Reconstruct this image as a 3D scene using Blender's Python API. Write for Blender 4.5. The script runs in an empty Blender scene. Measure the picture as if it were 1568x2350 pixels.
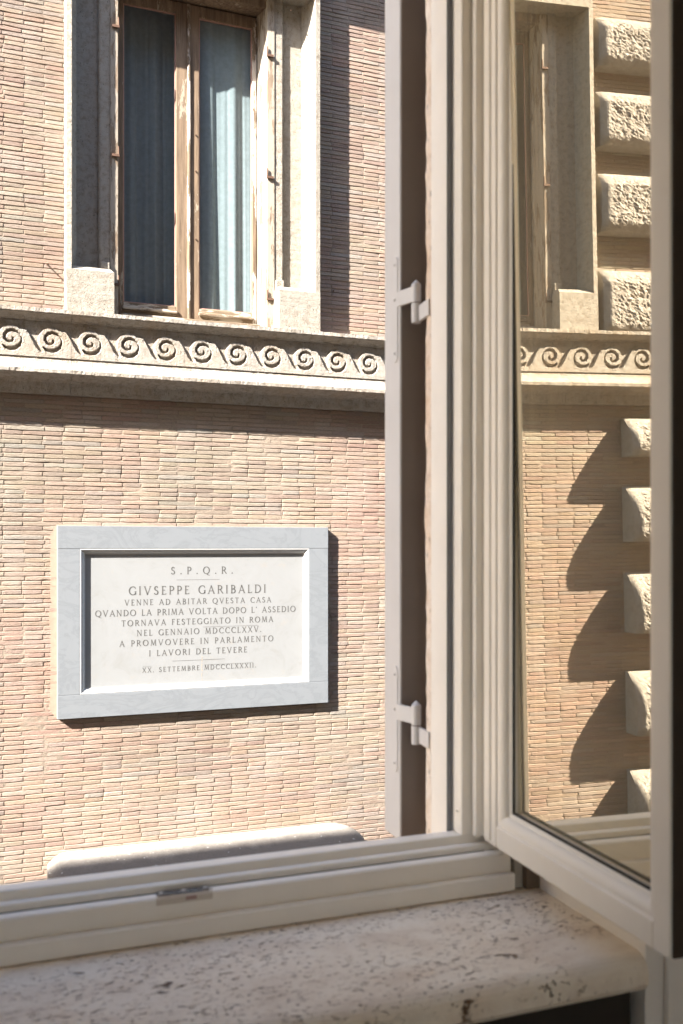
import bpy, math, random
from math import sin, cos, tan, atan, radians, pi
from mathutils import noise, Vector, Matrix
random.seed(7)
scn = bpy.context.scene
C = scn.collection

# ------------------------------------------------------------------ camera, sky, sun, exposure
CZ = 6.2                                  # eye height above the street
PSI = radians(21.81); F = 2287.0          # yaw of the view, focal length in px of a 1568 px wide picture
cam_d = bpy.data.cameras.new('camera'); cam = bpy.data.objects.new('camera', cam_d); C.objects.link(cam)
cam.location = (0, 0, CZ); cam.rotation_euler = (pi/2, 0, -PSI)
cam_d.sensor_fit = 'HORIZONTAL'; cam_d.sensor_width = 24; cam_d.lens = F/1568*24
cam_d.shift_y = 75/1568; cam_d.clip_start = .05; cam_d.clip_end = 400
cam_d.dof.use_dof = True; cam_d.dof.focus_distance = 8.3; cam_d.dof.aperture_fstop = 6.3
scn.camera = cam
SUN = Vector((-2.3, -1.0, 1.85)).normalized()
world = bpy.data.worlds.new('World'); scn.world = world; world.use_nodes = True
wn = world.node_tree; bg = wn.nodes['Background']
sky = wn.nodes.new('ShaderNodeTexSky'); sky.sky_type = 'NISHITA'; sky.sun_disc = False
sky.sun_elevation = math.asin(SUN.z); sky.sun_rotation = math.atan2(SUN.x, SUN.y)
wn.links.new(sky.outputs[0], bg.inputs[0]); bg.inputs[1].default_value = 0.125
sd = bpy.data.lights.new('sun', 'SUN'); so = bpy.data.objects.new('sun', sd); C.objects.link(so)
sd.energy = 5.0; sd.angle = radians(.55); sd.color = (1, .94, .87)
so.rotation_euler = SUN.to_track_quat('Z', 'Y').to_euler()
scn.view_settings.view_transform = 'Standard'; scn.view_settings.look = 'None'
scn.view_settings.gamma = 1; scn.view_settings.exposure = 2.64
scn.cycles.max_bounces = 14; scn.cycles.diffuse_bounces = 10; scn.cycles.transparent_max_bounces = 24
scn.cycles.glossy_bounces = 8

# ------------------------------------------------------------------ helpers
def TA(px): return tan(PSI + atan((px-784)/F))
def X(px, Y): return Y*TA(px)
def Z(px, py, Y): return CZ + (1250-py)/F*Y*(cos(PSI)+TA(px)*sin(PSI))
def Xo(px, Y): return Y*tan(radians(20.62)+atan((px-784)/2150))
def Zo(px, py, Y): t = tan(radians(20.62)+atan((px-784)/2150)); return CZ+(1250-py)/2150*Y*(.936+t*.352)
KX, KZ, KS = .957, .9475, .0402
XF = [None]                               # survey correction applied to blocks of measured parts
def proj(x, y, z):
    zc = y*cos(PSI)+x*sin(PSI); xc = x*cos(PSI)-y*sin(PSI)
    return 784+F*xc/zc, 1250-F*(z-CZ)/zc
def fn(x, y, z, s=1.0): return noise.noise(Vector((x*s, y*s, z*s)))

class MB:
    def __init__(s): s.v = []; s.f = []
    def box(s, x0, x1, y0, y1, z0, z1):
        b = len(s.v)
        s.v += [(x0,y0,z0),(x1,y0,z0),(x1,y1,z0),(x0,y1,z0),(x0,y0,z1),(x1,y0,z1),(x1,y1,z1),(x0,y1,z1)]
        s.f += [tuple(b+i for i in q) for q in ((0,3,2,1),(4,5,6,7),(0,1,5,4),(1,2,6,5),(2,3,7,6),(3,0,4,7))]
        return s
    def prism(s, prof, t0, t1, axis, step=0, jit=0, seed=0, closed=True):
        """profile extruded along axis 'x' (profile = (y,z)) or 'z' (profile = (x,y)), edges worn by noise"""
        n = max(1, int(round((t1-t0)/step))) if step else 1
        b = len(s.v); m = len(prof)
        for i in range(n+1):
            t = t0+(t1-t0)*i/n
            for j, (p, q) in enumerate(prof):
                if jit:
                    k = seed*3.1+j*7.3
                    a = fn(t, k, 0, 9)*.5+fn(t, k, 5, 37)*.6+fn(t, k, 9, 90)*.4
                    c = max(0, fn(t, k, 3, 6)-.42)*6
                    dp = jit*(a+c*.9); dq = jit*(fn(t, k, 11, 25)*.7)
                else: dp = dq = 0
                s.v.append((t, p+dp, q+dq) if axis == 'x' else (p+dq, q+dp, t))
        for i in range(n):
            for j in range(m if closed else m-1):
                a = b+i*m+j; c = b+i*m+(j+1) % m
                s.f.append((a, c, c+m, a+m))
        if closed:
            s.f.append(tuple(b+j for j in range(m))[::-1]); s.f.append(tuple(b+n*m+j for j in range(m)))
        return s
    def cyl(s, p0, p1, r0, r1=None, n=12):
        r1 = r0 if r1 is None else r1
        p0 = Vector(p0); p1 = Vector(p1); d = (p1-p0).normalized()
        u = d.orthogonal().normalized(); w = d.cross(u); b = len(s.v)
        for p, r in ((p0, r0), (p1, r1)):
            for k in range(n):
                a = 2*pi*k/n; s.v.append(tuple(p+u*cos(a)*r+w*sin(a)*r))
        for k in range(n): s.f.append((b+k, b+(k+1) % n, b+n+(k+1) % n, b+n+k))
        s.f.append(tuple(b+k for k in range(n))[::-1]); s.f.append(tuple(b+n+k for k in range(n)))
        return s
    def mesh(s, name, mat, smooth=False, recalc=True):
        if XF[0]: s.v = [XF[0](*p) for p in s.v]
        me = bpy.data.meshes.new(name); me.from_pydata(s.v, [], s.f); me.update()
        if recalc:
            import bmesh
            bm = bmesh.new(); bm.from_mesh(me); bmesh.ops.recalc_face_normals(bm, faces=bm.faces); bm.to_mesh(me); bm.free()
        me.materials.append(mat)
        if smooth: me.polygons.foreach_set('use_smooth', [True]*len(me.polygons))
        return me
    def obj(s, name, mat, parent=None, bevel=0, smooth=False, recalc=True, seg=2):
        o = bpy.data.objects.new(name, s.mesh(name, mat, smooth, recalc)); C.objects.link(o)
        if parent is not None: o.parent = parent
        if bevel:
            m = o.modifiers.new('bevel', 'BEVEL'); m.width = bevel; m.segments = seg; m.limit_method = 'ANGLE'
        return o
def tag(o, label=None, cat=None, group=None, kind=None):
    if label: o['label'] = label
    if cat: o['category'] = cat
    if group: o['group'] = group
    if kind: o['kind'] = kind
    return o
def empty(name, parent=None, loc=(0,0,0)):
    o = bpy.data.objects.new(name, None); C.objects.link(o); o.location = loc; o.parent = parent; o.empty_display_size = .1
    return o

# ------------------------------------------------------------------ materials
class NT:
    def __init__(s, name, rough=.8, spec=.3):
        s.m = bpy.data.materials.new(name); s.m.use_nodes = True; s.t = s.m.node_tree
        s.b = s.t.nodes['Principled BSDF']; s.b.inputs['Roughness'].default_value = rough
        s.b.inputs['Specular IOR Level'].default_value = spec
        s.tc = s.t.nodes.new('ShaderNodeNewGeometry').outputs['Position']
    def n(s, typ, **kw):
        nd = s.t.nodes.new(typ)
        for k, v in kw.items(): setattr(nd, k, v)
        return nd
    def l(s, a, b): s.t.links.new(a, b)
    def scaled(s, sc):
        m = s.n('ShaderNodeMapping'); m.inputs['Scale'].default_value = sc; s.l(s.tc, m.inputs[0]); return m.outputs[0]
    def noise(s, scale, detail=4, rough=.6, vec=None, dist=0):
        nd = s.n('ShaderNodeTexNoise'); nd.inputs['Scale'].default_value = scale; nd.inputs['Detail'].default_value = detail
        nd.inputs['Roughness'].default_value = rough; nd.inputs['Distortion'].default_value = dist
        s.l(vec or s.tc, nd.inputs['Vector']); return nd.outputs['Fac']
    def ramp(s, fac, stops, interp='LINEAR'):
        r = s.n('ShaderNodeValToRGB'); r.color_ramp.interpolation = interp
        e = r.color_ramp.elements
        for i, (p, c) in enumerate(stops):
            el = e[i] if i < 2 else e.new(p)
            el.position = p; el.color = (*c, 1) if len(c) == 3 else c
        s.l(fac, r.inputs[0]); return r.outputs[0]
    def mix(s, a, b, fac, blend='MIX'):
        m = s.n('ShaderNodeMix', data_type='RGBA', blend_type=blend)
        for sock, v in ((m.inputs[0], fac), (m.inputs[6], a), (m.inputs[7], b)):
            if hasattr(v, 'is_linked'): s.l(v, sock)
            elif isinstance(v, (int, float)): sock.default_value = v
            else: sock.default_value = (*v, 1)
        return m.outputs[2]
    def math(s, op, a, b=0.0):
        m = s.n('ShaderNodeMath', operation=op)
        for sock, v in ((m.inputs[0], a), (m.inputs[1], b)):
            if hasattr(v, 'is_linked'): s.l(v, sock)
            else: sock.default_value = v
        return m.outputs[0]
    def bump(s, h, dist, strength=1.0):
        b = s.n('ShaderNodeBump'); b.inputs['Distance'].default_value = dist; b.inputs['Strength'].default_value = strength
        s.l(h, b.inputs['Height']); s.l(b.outputs[0], s.b.inputs['Normal'])
    def col(s, c):
        if hasattr(c, 'is_linked'): s.l(c, s.b.inputs['Base Color'])
        else: s.b.inputs['Base Color'].default_value = (*c, 1)
G = lambda v: (v, v, v)

def mat_brick():
    t = NT('brick', .92, .15)
    a = t.n('ShaderNodeAttribute', attribute_name='tint').outputs['Color']
    st = t.scaled((1, 1, 2.2))
    n1 = t.noise(45, 6, .7, st); n2 = t.noise(2.6, 4, .6); n3 = t.noise(160, 3, .7)
    c = t.mix(a, G(1), t.ramp(n1, [(.25, G(.72)), (.5, G(.98)), (.75, G(1.12))]), 'MULTIPLY')
    c = t.mix(G(1), c, 1.0)
    m = t.mix(a, t.ramp(n1, [(.25, G(.74)), (.5, G(.97)), (.78, G(1.15))]), 1.0, 'MULTIPLY')
    m = t.mix(m, (.36, .315, .275), t.ramp(n2, [(.5, G(0)), (.75, G(.4))]))          # lime bloom
    pit = t.ramp(n3, [(.26, G(.45)), (.36, G(1))])
    m = t.mix(m, pit, 1.0, 'MULTIPLY')
    t.col(m)
    h = t.math('ADD', t.math('MULTIPLY', n1, 1.0), t.math('MULTIPLY', t.ramp(n3, [(.25, G(0)), (.5, G(1))]), .35))
    t.bump(h, .0048, .9); return t.m
def mat_mortar():
    t = NT('mortar', .95, .1)
    n1 = t.noise(70, 5, .7); n2 = t.noise(3, 3)
    t.col(t.mix(t.ramp(n1, [(.3, (.17, .135, .105)), (.6, (.26, .215, .17))]), (.34, .275, .215), t.ramp(n2, [(.45, G(0)), (.7, G(.7))])))
    t.bump(n1, .006, .8); return t.m
def mat_farbrick():
    t = NT('distant_brick', .92, .1)
    n = t.noise(3, 5); sx = t.scaled((3.2, 1, 27))
    n2 = t.noise(1, 2, .5, sx)
    t.col(t.mix(t.ramp(n, [(.3, (.34, .25, .18)), (.7, (.42, .31, .22))]), t.ramp(n2, [(.35, G(.8)), (.6, G(1.1))]), 1, 'MULTIPLY'))
    t.bump(n2, .01); return t.m
def mat_stone(name, base, dark, pit=.5, bump=.006, warm=None):
    t = NT(name, .88, .2)
    n1 = t.noise(22, 7, .7); n2 = t.noise(120, 4, .75); n3 = t.noise(4, 4, .6)
    c = t.ramp(n1, [(.3, dark), (.52, base), (.8, tuple(min(.9, x*1.1) for x in base))])
    if warm: c = t.mix(c, warm, t.ramp(n3, [(.45, G(0)), (.72, G(.5))]))
    c = t.mix(c, t.ramp(n2, [(.3, G(pit)), (.41, G(1))]), 1, 'MULTIPLY')
    v = t.n('ShaderNodeTexVoronoi'); v.inputs['Scale'].default_value = 38
    vm = t.scaled((1, 1, .6)); nn = t.n('ShaderNodeTexNoise'); nn.inputs['Scale'].default_value = 30
    t.l(vm, v.inputs['Vector'])
    holes = t.ramp(v.outputs['Distance'], [(.07, G(0)), (.16, G(1))])
    t.col(t.mix(c, t.mix(G(.5), G(1), holes), 1, 'MULTIPLY'))
    h = t.math('ADD', t.math('MULTIPLY', n1, .8), t.math('ADD', t.math('MULTIPLY', t.ramp(n2, [(.28, G(0)), (.5, G(1))]), .5), t.math('MULTIPLY', holes, .35)))
    t.bump(h, bump, 1); return t.m
def mat_marble(name, base, vein, sc=3, amt=.5):
    t = NT(name, .45, .4)
    n = t.noise(sc, 8, .62, t.scaled((1.2, 1, 2.4)), 1.6)
    n2 = t.noise(sc*6, 5, .6, None, .8)
    c = t.mix(base, vein, t.ramp(n, [(.46, G(0)), (.52, G(amt)), (.56, G(.08))]))
    c = t.mix(c, vein, t.ramp(n2, [(.5, G(0)), (.85, G(amt*.6))]))
    t.col(c); t.bump(n2, .001, .5); return t.m
def mat_tablet():
    t = NT('white_marble', .5, .35)
    n = t.noise(5, 7, .65, None, 1.2); n2 = t.noise(14, 5)
    c = t.ramp(n, [(.3, (.228, .231, .225)), (.45, (.246, .252, .251)), (.7, (.255, .262, .262))])
    w = t.n('ShaderNodeSeparateXYZ'); t.l(t.tc, w.inputs[0])
    t.col(t.mix(c, (.30, .26, .21), t.ramp(n2, [(.6, G(0)), (.8, G(.35))]))); t.bump(n2, .0015, .5); return t.m
def mat_paint(name, c, rough=.4, grime=None, bump=.0006):
    t = NT(name, rough, .45)
    n = t.noise(9, 5); n2 = t.noise(60, 3)
    cc = t.ramp(n, [(.3, tuple(x*.93 for x in c)), (.7, c)])
    if grime: cc = t.mix(cc, grime, t.ramp(n2, [(.62, G(0)), (.8, G(.4))]))
    t.col(cc); t.bump(n2, bump, .5); return t.m
def mat_wood(name, brown, pale, amt, horiz=False):
    t = NT(name, .75, .25)
    g = t.noise(40, 6, .7, t.scaled((.06, 1, 1) if horiz else (1, 1, .06))); n = t.noise(12, 7, .75, t.scaled((.2, 1, 1) if horiz else (1, 1, .20)))
    c = t.mix(brown, tuple(x*.5 for x in brown), t.ramp(g, [(.35, G(1)), (.6, G(0))]))
    t.col(t.mix(c, pale, t.ramp(n, [(amt, G(0)), (amt+.035, G(1))])))
    h = t.math('ADD', t.math('MULTIPLY', g, .6), t.math('MULTIPLY', t.ramp(n, [(amt, G(0)), (amt+.03, G(1))]), .5))
    t.bump(h, .003, .9); return t.m
def mat_travertine():
    t = NT('sill_travertine', .6, .35)
    sv = t.scaled((1, 1.9, 1)); n = t.noise(34, 6, .62, sv, .3); n2 = t.noise(9, 6, .7, t.scaled((1, 1.6, 1)), .3)
    n3 = t.noise(260, 2); big = t.noise(2.6, 3, .5)
    c = t.ramp(n2, [(.3, (.72, .59, .46)), (.55, (.86, .755, .62)), (.8, (.88, .80, .68))])
    th = t.math('ADD', n, t.math('MULTIPLY', big, .42))
    holes = t.ramp(th, [(.495, G(1)), (.52, G(0))])
    lg = t.noise(13, 5, .6, t.scaled((1, 2.2, 1)), .4)
    holes = t.math('MAXIMUM', holes, t.ramp(lg, [(.30, G(1)), (.325, G(0))]))
    fz = t.noise(95, 4, .7, sv); reg = t.noise(4.5, 3, .6)
    fine = t.math('MULTIPLY', t.ramp(fz, [(.36, G(1)), (.42, G(0))]), t.ramp(reg, [(.42, G(0)), (.58, G(1))]))
    h2 = t.math('MAXIMUM', holes, t.math('MULTIPLY', fine, .7))
    stain = t.ramp(th, [(.50, G(.5)), (.58, G(0))])
    c = t.mix(c, (.42, .30, .21), stain)
    t.col(t.mix(c, (.16, .09, .05), h2))
    t.bump(t.math('SUBTRACT', t.math('MULTIPLY', n3, .1), h2), .004, 1); return t.m
def mat_ledge():
    t = NT('hood_stone', .9, .15)
    n = t.noise(9, 6); n2 = t.noise(90, 5, .75)
    c = t.ramp(n, [(.3, (.26, .24, .205)), (.65, (.34, .315, .275))])
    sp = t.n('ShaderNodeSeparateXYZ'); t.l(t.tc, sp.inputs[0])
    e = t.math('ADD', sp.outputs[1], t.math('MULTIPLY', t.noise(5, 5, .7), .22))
    crust_shade = t.ramp(t.math('SUBTRACT', e, 7.45), [(.36, G(.9)), (.54, G(0))])  # dark crust towards the outer edge, with the roof shadow painted in
    c = t.mix(c, (.135, .118, .103), crust_shade)
    spots = t.noise(30, 4, .5)
    c = t.mix(c, (.05, .045, .04), t.ramp(n2, [(.52, G(0)), (.72, G(.55))]))
    t.col(t.mix(c, (.5, .5, .48), t.ramp(spots, [(.68, G(0)), (.71, G(.8))]))); t.bump(n2, .005); return t.m
def mat_glass(name, refl, tint=(1, 1, 1), gt=(1, 1, 1), wob=0.0, veil=0.0, veil_col=(.85, .72, .50)):
    t = NT(name); nt = t.t; nt.nodes.remove(t.b)
    out = [x for x in nt.nodes if x.type == 'OUTPUT_MATERIAL'][0]
    tr = nt.nodes.new('ShaderNodeBsdfTransparent'); tr.inputs[0].default_value = (*tint, 1)
    gl = nt.nodes.new('ShaderNodeBsdfGlossy'); gl.inputs['Roughness'].default_value = 0.0; gl.inputs['Color'].default_value = (*gt, 1)
    fr = nt.nodes.new('ShaderNodeLayerWeight'); fr.inputs[0].default_value = .5
    ad = t.math('ADD', t.math('MULTIPLY', t.math('POWER', fr.outputs['Facing'], 5.0), .9), refl)
    mx = nt.nodes.new('ShaderNodeMixShader'); nt.links.new(ad, mx.inputs[0]); nt.links.new(tr.outputs[0], mx.inputs[1]); nt.links.new(gl.outputs[0], mx.inputs[2])
    if veil:  # warm diffuse veil mixed in for the hazy light over the glass
        df = nt.nodes.new('ShaderNodeBsdfDiffuse'); df.inputs[0].default_value = (*veil_col, 1)
        m2 = nt.nodes.new('ShaderNodeMixShader'); nt.links.new(t.math('MULTIPLY', t.ramp(t.noise(3, 4, .6), [(.3, G(.8)), (.7, G(1.2))]), veil), m2.inputs[0])
        nt.links.new(mx.outputs[0], m2.inputs[1]); nt.links.new(df.outputs[0], m2.inputs[2]); nt.links.new(m2.outputs[0], out.inputs[0])
    else: nt.links.new(mx.outputs[0], out.inputs[0])
    if wob:
        n = t.noise(5, 2, .4, t.scaled((1, 1, .35))); b = nt.nodes.new('ShaderNodeBump'); b.inputs['Distance'].default_value = wob
        nt.links.new(n, b.inputs['Height']); nt.links.new(b.outputs[0], gl.inputs['Normal'])
    return t.m
def mat_plain(name, c, rough=.7, metal=0, spec=.3):
    t = NT(name, rough, spec); n = t.noise(25, 4)
    t.col(t.ramp(n, [(.3, tuple(x*.82 for x in c)), (.7, c)])); t.b.inputs['Metallic'].default_value = metal; t.bump(n, .001, .4); return t.m

BRICK = mat_brick(); MORTAR = mat_mortar(); FARB = mat_farbrick()
STONE = mat_stone('travertine', (.34, .31, .26), (.24, .20, .155), .45, .009)
CSTONE = mat_stone('cornice_travertine', (.35, .32, .28), (.22, .19, .15), .42, .009, (.34, .26, .18))
ROUGH = mat_stone('rough_travertine', (.40, .365, .32), (.32, .285, .24), .6, .02)
GREYM = mat_marble('grey_marble', (.190, .204, .216), (.145, .158, .17), 2.2, .5)
WHITEM = mat_marble('moulding_marble', (.45, .45, .44), (.33, .33, .33), 4, .3)
TABLET = mat_tablet()
INK = mat_plain('letter_paint', (.12, .118, .112), .8)
PAINT = mat_paint('window_paint', (.87, .81, .725), .38)
SHUT = mat_paint('shutter_paint', (.58, .555, .54), .5)
IRONP = mat_paint('painted_iron', (.58, .55, .53), .45, (.35, .22, .15))
WOODF = mat_wood('peeling_wood', (.21, .155, .105), (.50, .45, .39), .50)
WOODB = mat_wood('weathered_wood', (.225, .160, .105), (.33, .28, .21), .59)
CURT = mat_plain('curtain_cloth', (.27, .30, .30), .95)
WOODP = mat_wood('pale_peeling_wood', (.24, .18, .125), (.31, .27, .215), .45)
WOODH = mat_wood('weathered_rail', (.24, .18, .12), (.42, .37, .30), .50, True)
RUST = mat_plain('rust', (.12, .068, .045), .8)
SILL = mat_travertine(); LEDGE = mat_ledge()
PANE = mat_glass('old_pane', .04, (.80, .86, .88))
COAT_A = mat_glass('coated_pane', .84, (.97, .96, .92), (1.0, .92, .75), .00006, .14)
COAT_B = mat_glass('coated_pane_inner', .85, (.9, .9, .85), (1.0, .88, .60), .00006)
GASKET = mat_plain('rubber_gasket', (.03, .03, .03), .6)
PLASTER = mat_plain('interior_plaster', (.84, .81, .76), .9)
RENDERW = mat_plain('street_render', (.20, .15, .11), .95)
REVEAL = mat_paint('reveal_paint', (.80, .74, .67), .7, None, .002)
RAGGED = mat_stone('reveal_stone', (.80, .70, .60), (.66, .52, .40), .7, .003, (.62, .36, .18))
PATCH = mat_plain('patch_mortar', (.33, .245, .185), .95)
FLOOR = mat_plain('interior_floor', (.62, .56, .48), .5)
ASPH = mat_plain('cobbles', (.24, .22, .20), .85)
DARKM = mat_plain('dark_metal', (.10, .10, .10), .35, .6)
CLEAR = mat_glass('clear_plastic', .1, (.9, .88, .85))
RED = mat_plain('red_mark', (.5, .1, .08), .6)

YW = 8.0                                      # street face of the brick wall
# ------------------------------------------------------------------ the street and our own house
g = MB(); g.box(-40, 40, -30, 50, -.3, 0).obj('street', ASPH); tag(bpy.data.objects['street'], kind='structure')
MB().box(-60, -12, -30, 50, .001, .02).obj('bounce_paving', mat_plain('pale_bounce_paving', (.55, .50, .43), .85)); tag(bpy.data.objects['bounce_paving'], kind='structure')  # unseen pale ground added to bounce sunlight into the street
XF[0] = lambda x, y, z: (KX*x+KS*y, y, CZ+KZ*(z-CZ))
YO, YI = 1.70, 1.20                           # outer and inner face of our own facade
OX0, OX1 = -.22, .8163                        # opening in it
OZ0, OZ1 = CZ-.66, CZ+1.42
house = empty('house', None, (0, YO, 0)); tag(house, 'rendered house with the open window in the foreground, seen from inside its room', 'house')
house.location = (0, 0, 0)
w = MB()
w.box(-18, OX0, YI+.3, YO, -.5, CZ+8.88/.9475); w.box(.93, 16, YI+.3, YO, -.5, CZ+8.88/.9475)
w.box(OX0, .93, YI+.3, YO, OZ1, CZ+8.88/.9475); w.box(OX0, .93, YI+.3, YO-.02, -.5, OZ0)
w.obj('facade_wall', RENDERW, house)
# inner leaf of the wall with splayed reveals, ceiling, floor and room walls
w = MB()
w.prism([(.957, 1.56), (.957, YI), (3.2, YI), (3.2, 1.498), (.99, 1.498), (.99, 1.56)], CZ-3.2, CZ+2.0, 'z')
w.obj('reveal_wall', REVEAL, house, .002)
w = MB(); w.box(.990, 1.10, YI-.012, YI-.001, CZ-3.2, CZ+2); w.obj('architrave', REVEAL, house, .003)
w = MB(); w.box(-2.6, -.27, YI, 1.498, CZ-3.2, CZ+2.0); w.box(-.27, .912, YI, 1.498, OZ1+.02, CZ+2.0); w.box(-.27, .93, 1.34, 1.498, CZ-3.2, CZ-.70)
w.obj('inner_wall', PLASTER, house)
MB().box(-2.2, .938, 1.212, 1.339, CZ-1.55, CZ-.6940).obj('under_sill_shade', mat_plain('sill_shade_dark', (.03, .022, .016), .6), house)  # dark sheet added as the shade under the sill
w = MB(); w.box(-2.75, -2.6, -4, 1.5, CZ-3.2, CZ+2); w.box(3.2, 3.35, -4, 1.5, CZ-3.2, CZ+2); w.box(-2.75, -1.0, -4.15, -4, CZ-3.2, CZ+2); w.box(.0, 3.35, -4.15, -4, CZ-3.2, CZ+2); w.box(-1.0, .0, -4.15, -4, CZ-3.2, CZ-.9); w.box(-1.0, .0, -4.15, -4, CZ+1.3, CZ+2)  # unseen rear opening added behind the camera to light the room
w.obj('room_wall', PLASTER, house)
w = MB(); w.box(-2.75, 3.35, -4.15, 1.5, CZ+2.0, CZ+2.2); w.obj('ceiling', PLASTER, house)
w = MB(); w.box(-2.75, 3.35, -4.15, 1.498, CZ-1.6, CZ-1.5); w.obj('room_floor', FLOOR, house)
# outer stone jamb of the opening: painted face and ragged travertine arris
w = MB(); w.prism([(OX1, 1.602), (OX1, 1.668), (.93, 1.668), (.93, 1.602)], CZ-.75, CZ+1.45, 'z'); w.obj('reveal_jamb', REVEAL, house)
w = MB(); w.prism([(OX1+.001, 1.668), (OX1+.0005, 1.680), (OX1+.003, 1.697), (OX1+.02, 1.708), (.93, 1.708), (.93, 1.668)], CZ-.75, CZ+1.45, 'z', .006, .004, 3)
w.obj('jamb_stone', RAGGED, house)

# ------------------------------------------------------------------ travertine sill inside
w = MB()
zs = CZ-.638; prof = [(1.545, zs), (1.22, zs-.001)]
for k in range(1, 7):
    a = pi/2*k/6; prof.append((1.22-.028*sin(a), zs-.001-.028*(1-cos(a))))
prof += [(1.192, zs-.045), (1.20, zs-.055), (1.545, zs-.055)]
w.prism(prof, -.60, .9565, 'x', .02)
# keep it behind the splay of the right-hand reveal
so_ = w.obj('window_sill', SILL, None); tag(so_, 'pitted beige travertine inner sill below the open window', 'window sill')

# ------------------------------------------------------------------ our window: fixed frame
win = empty('casement_window', None, (OX1, 1.52, CZ-.6)); win.location = (0, 0, 0)
tag(win, 'cream painted casement window with its right sash swung open inward', 'window')
zf = CZ
bot = [(1.500, zf-.636), (1.500, zf-.6075), (1.503, zf-.6045), (1.512, zf-.6045), (1.515, zf-.607), (1.515, zf-.5725), (1.518, zf-.5695),
       (1.536, zf-.5695), (1.538, zf-.574), (1.542, zf-.574), (1.5435, zf-.5605), (1.546, zf-.5585), (1.5585, zf-.5585), (1.560, zf-.561), (1.563, zf-.561), (1.565, zf-.546),
       (1.568, zf-.5442), (1.598, zf-.5455), (1.600, zf-.56), (1.600, zf-.636)]
RX = .858                                              # right end of the rail's rebates
w = MB(); w.prism(bot, -.26, .905, 'x'); w.obj('bottom_rail', PAINT, win, .0008)
w = MB(); w.box(-.26, .83, 1.5995, 1.63, CZ-.70, CZ-.558); w.obj('drip_sill', PAINT, win, .003)
# jamb: profile in (x, y)
jam = [(.912, 1.5005), (.878, 1.5005), (.875, 1.5035), (.875, 1.5155), (.862, 1.5165), (.8600, 1.519), (.8600, 1.536), (.8645, 1.539), (.8645, 1.542), (.8600, 1.5445), (.8490, 1.5448), (.8473, 1.547), (.8473, 1.5575),
       (.8500, 1.559), (.8500, 1.561), (.8290, 1.5615), (.8270, 1.5640), (.8270, 1.586), (.829, 1.5875), (.829, 1.601), (.905, 1.601), (.912, 1.5995)]
w = MB(); w.prism(jam, CZ-.5440, CZ+1.40, 'z'); w.obj('jamb', PAINT, win, .0008)
w = MB(); w.prism([(x, y) for x, y in jam if y < 1.5675 or x > .87], CZ-.6085, CZ-.5441, 'z')
MB().box(.9135, .9568, 1.516, 1.60, CZ-.638, CZ+1.40).obj('side_board', mat_paint('side_paint', (.50, .46, .40), .6), win, .001)
w = MB(); w.box(-.26, .905, 1.5, 1.6, CZ+1.34, CZ+1.40); w.obj('top_rail', PAINT, win, .002)
w = MB(); w.prism([(-.26-(x-.86), y) for x, y in jam], CZ-.5435, CZ+1.34, 'z'); w.obj('jamb', PAINT, win)
# grey rubber seal in the rebate, and a drain plug
w = MB(); w.box(-.2, .8628, 1.5384, 1.5420, CZ-.5745, CZ-.5700); w.obj('gasket', mat_plain('grey_seal', (.16, .14, .11), .7), win)
w = MB(); w.box(.8165, .8285, 1.601, 1.612, CZ-.56, CZ+1.4); w.obj('shutter_stop', mat_paint('stop_paint', (.20, .20, .21), .6), win, .001)
pz = Zo(1049, 1860, 1.58)
w = MB(); w.cyl((.8272, 1.577, pz), (.8250, 1.577, pz), .0042, .0036, 14); p_ = w.obj('screw_cap', PAINT, win)
w = MB(); w.cyl((.8251, 1.577, pz), (.8247, 1.577, pz), .0018, .0018, 10); w.obj('screw_hole', GASKET, win)
# strike plate with clear plastic lip on the rail
sx0, sx1 = Xo(356, 1.525), Xo(485, 1.525)
sp = MB(); sp.box(sx0+.004, sx1-.004, 1.520, 1.5372, CZ-.5692, CZ-.5665); s_ = sp.obj('strike_plate', DARKM, win, .001)
for k in range(7):
    q = sx0+.010+k*(sx1-sx0-.02)/6
    w = MB(); w.box(q-.003, q+.003, 1.5205, 1.529, CZ-.5664, CZ-.5640); w.obj('strike_rib', DARKM if k % 3 else mat_plain('pale_plastic', (.6, .57, .53), .3), s_, .0008)
w = MB(); w.box(sx0, sx1, 1.5125, 1.5140, CZ-.581, CZ-.5640); w.box(sx0, sx1, 1.5125, 1.5195, CZ-.5655, CZ-.5640); w.obj('plastic_lip', CLEAR, s_, .0007)
w = MB(); w.box((sx0+sx1)/2+.002, (sx0+sx1)/2+.020, 1.5140, 1.5146, CZ-.578, CZ-.572); w.obj('red_mark', mat_plain('faded_red', (.5, .3, .27)), s_)

# ------------------------------------------------------------------ our window: the open sash
sash = empty('sash', win)
XF[0] = None
P0 = Vector((.890, 1.545)); P1 = Vector((.849, 1.0097)); U = (P1-P0).normalized(); LEN = (P1-P0).length
NB = Vector((-U.y, U.x)); NB = NB if NB.x > 0 else -NB       # into the sash body (away from the opening)
zb, zt = CZ-.5238, CZ+1.25
def S(u, d, z):                                              # u from hinge edge, d depth behind the street face
    p = P0+U*u+NB*d; return (p.x, p.y, z)
def sbox(mb, u0, u1, d0, d1, z0, z1):
    b = len(mb.v)
    mb.v += [S(u0,d0,z0),S(u1,d0,z0),S(u1,d1,z0),S(u0,d1,z0),S(u0,d0,z1),S(u1,d0,z1),S(u1,d1,z1),S(u0,d1,z1)]
    mb.f += [tuple(b+i for i in q) for q in ((0,3,2,1),(4,5,6,7),(0,1,5,4),(1,2,6,5),(2,3,7,6),(3,0,4,7))]
    return mb
SW, BW, GD = .0455, .026, .021
SE = .037
for u0, u1 in ((0, SW), (LEN-SE, LEN)):
    sbox(MB(), u0, u1, 0, .062, zb, zt).obj('stile', PAINT, sash, .0025)
for z0, z1 in ((zb, zb+.0375), (zt-.0375, zt)):
    sbox(MB(), SW+.0006, LEN-SE-.0006, .0003, .062, z0, z1).obj('rail', PAINT, sash, .0025)
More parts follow.
